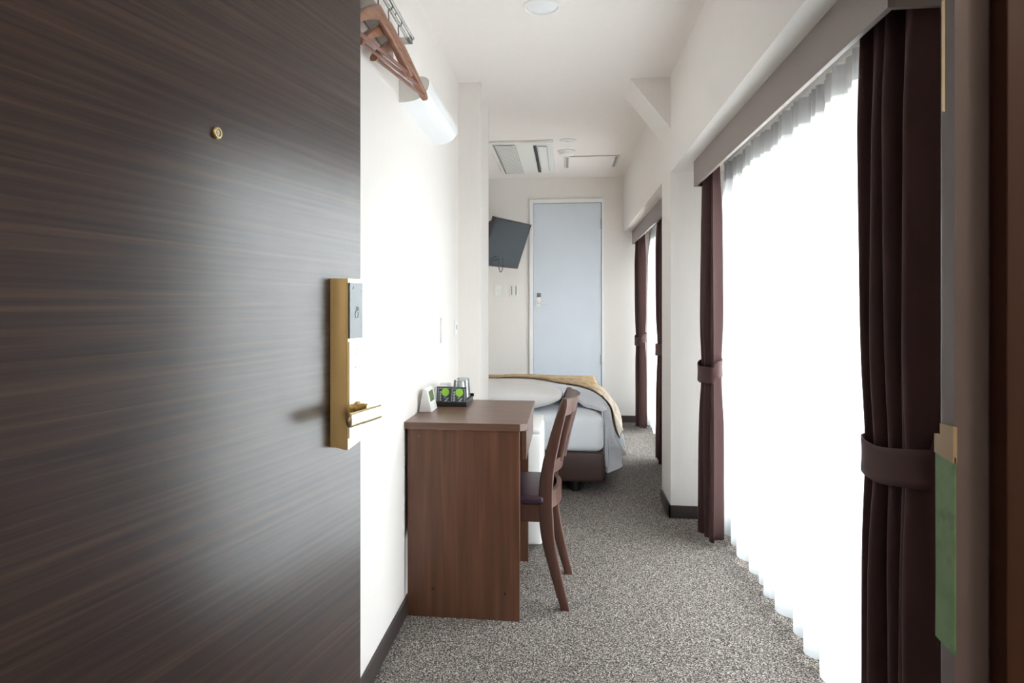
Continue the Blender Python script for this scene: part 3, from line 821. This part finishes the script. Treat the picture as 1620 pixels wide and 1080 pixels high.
sheer('white translucent sheer curtain across the far window', 4.9, 6.78, .812, 2)

def valance(lab, y0, y1):
    t = thing('curtain_valance', lab, 'valance', (.644, (y0+y1)/2, 1.76)); h = (y1-y0)/2
    bm = new(); box(bm, 0, .014, -h, h, 0, .128, .001); obj('front_board', bm, M['valance'], t)
    bm = new(); box(bm, .014, .215, -h, -h+.014, 0, .128, .001); obj('end_board', bm, M['valance'], t)
    bm = new(); box(bm, .014, .10, h-.014, h, 0, .128, .001); obj('end_board', bm, M['valance'], t)
    bm = new(); box(bm, .014, .11, -h+.014, h-.014, .116, .128); obj('top_board', bm, M['valance_in'], t)
    return t
valance('long grey-brown curtain valance box over the near window', 1.463, 3.56)
valance('grey-brown curtain valance box over the far window', 4.72, 6.80)

# ------------------------------------------------------------------ green card on frame
gc = thing('hanging_card', 'green card with cream top hanging at the door frame edge', 'card', (.2612, .509, .923))
b = new(); prism(b, [(-.012, 0), (.012, .002), (.0115, .04), (.012, .1365), (-.012, .134)], 'x', 0, .0012)
obj('card_sheet', b, M['tag_green'], gc)
b = new(); prism(b, [(-.012, .130), (.0120, .133), (.0120, .146), (.0045, .146), (.0045, .1545), (-.012, .1545)], 'x', -.0008, .0018)
obj('card_top', b, M['tag_cream'], gc)

# ------------------------------------------------------------------ corridor lamp (behind the camera)
t = thing('corridor_light', 'round corridor ceiling lamp', 'ceiling light', (1.35, -.7, 2.42))
bm = new(); lathe(bm, [(.16, 0), (.16, -.03), (.12, -.05)], n=32)
me = mat('lamp_glow', (1,1,1), .5); me.node_tree.nodes['Principled BSDF'].inputs['Emission Color'].default_value = (1,.86,.70,1)
me.node_tree.nodes['Principled BSDF'].inputs['Emission Strength'].default_value = 25
obj('shade', bm, me, t)

# ------------------------------------------------------------------ world / light
w = bpy.data.worlds.new('overcast'); bpy.context.scene.world = w; w.use_nodes = True
bg = w.node_tree.nodes['Background']; bg.inputs['Strength'].default_value = 10.0
nt = w.node_tree; tc = nt.nodes.new('ShaderNodeTexCoord'); sp = nt.nodes.new('ShaderNodeSeparateXYZ'); cr = nt.nodes.new('ShaderNodeValToRGB')
mr = nt.nodes.new('ShaderNodeMapRange'); mr.inputs['From Min'].default_value = -1; mr.inputs['From Max'].default_value = 1
nt.links.new(tc.outputs['Generated'], sp.inputs[0]); nt.links.new(sp.outputs['Z'], mr.inputs['Value']); nt.links.new(mr.outputs[0], cr.inputs[0]); nt.links.new(cr.outputs[0], bg.inputs['Color'])
cr.color_ramp.elements[0].position = .47; cr.color_ramp.elements[0].color = (.50,.50,.49,1)
cr.color_ramp.elements[1].position = .53; cr.color_ramp.elements[1].color = (.94,.96,.98,1)

# ------------------------------------------------------------------ camera
cam = bpy.data.cameras.new('camera'); co = bpy.data.objects.new('camera', cam); C.objects.link(co)
TH = math.atan(130/1080)
co.location = (0, 0, E); co.rotation_euler = (PI/2, 0, TH)
cam.sensor_width = 36; cam.sensor_fit = 'HORIZONTAL'; cam.lens = 36*1080/1620
cam.shift_x = (810-765)/1620; cam.shift_y = -(540-483)/1620
cam.clip_start = .02
s = bpy.context.scene; s.camera = co
vs = s.view_settings; vs.view_transform = 'Standard'; vs.look = 'None'; vs.gamma = 1; vs.use_curve_mapping = False; vs.exposure = 0.84
s.cycles.max_bounces = 12; s.cycles.diffuse_bounces = 8; s.cycles.transparent_max_bounces = 16
s.cycles.sample_clamp_indirect = 8
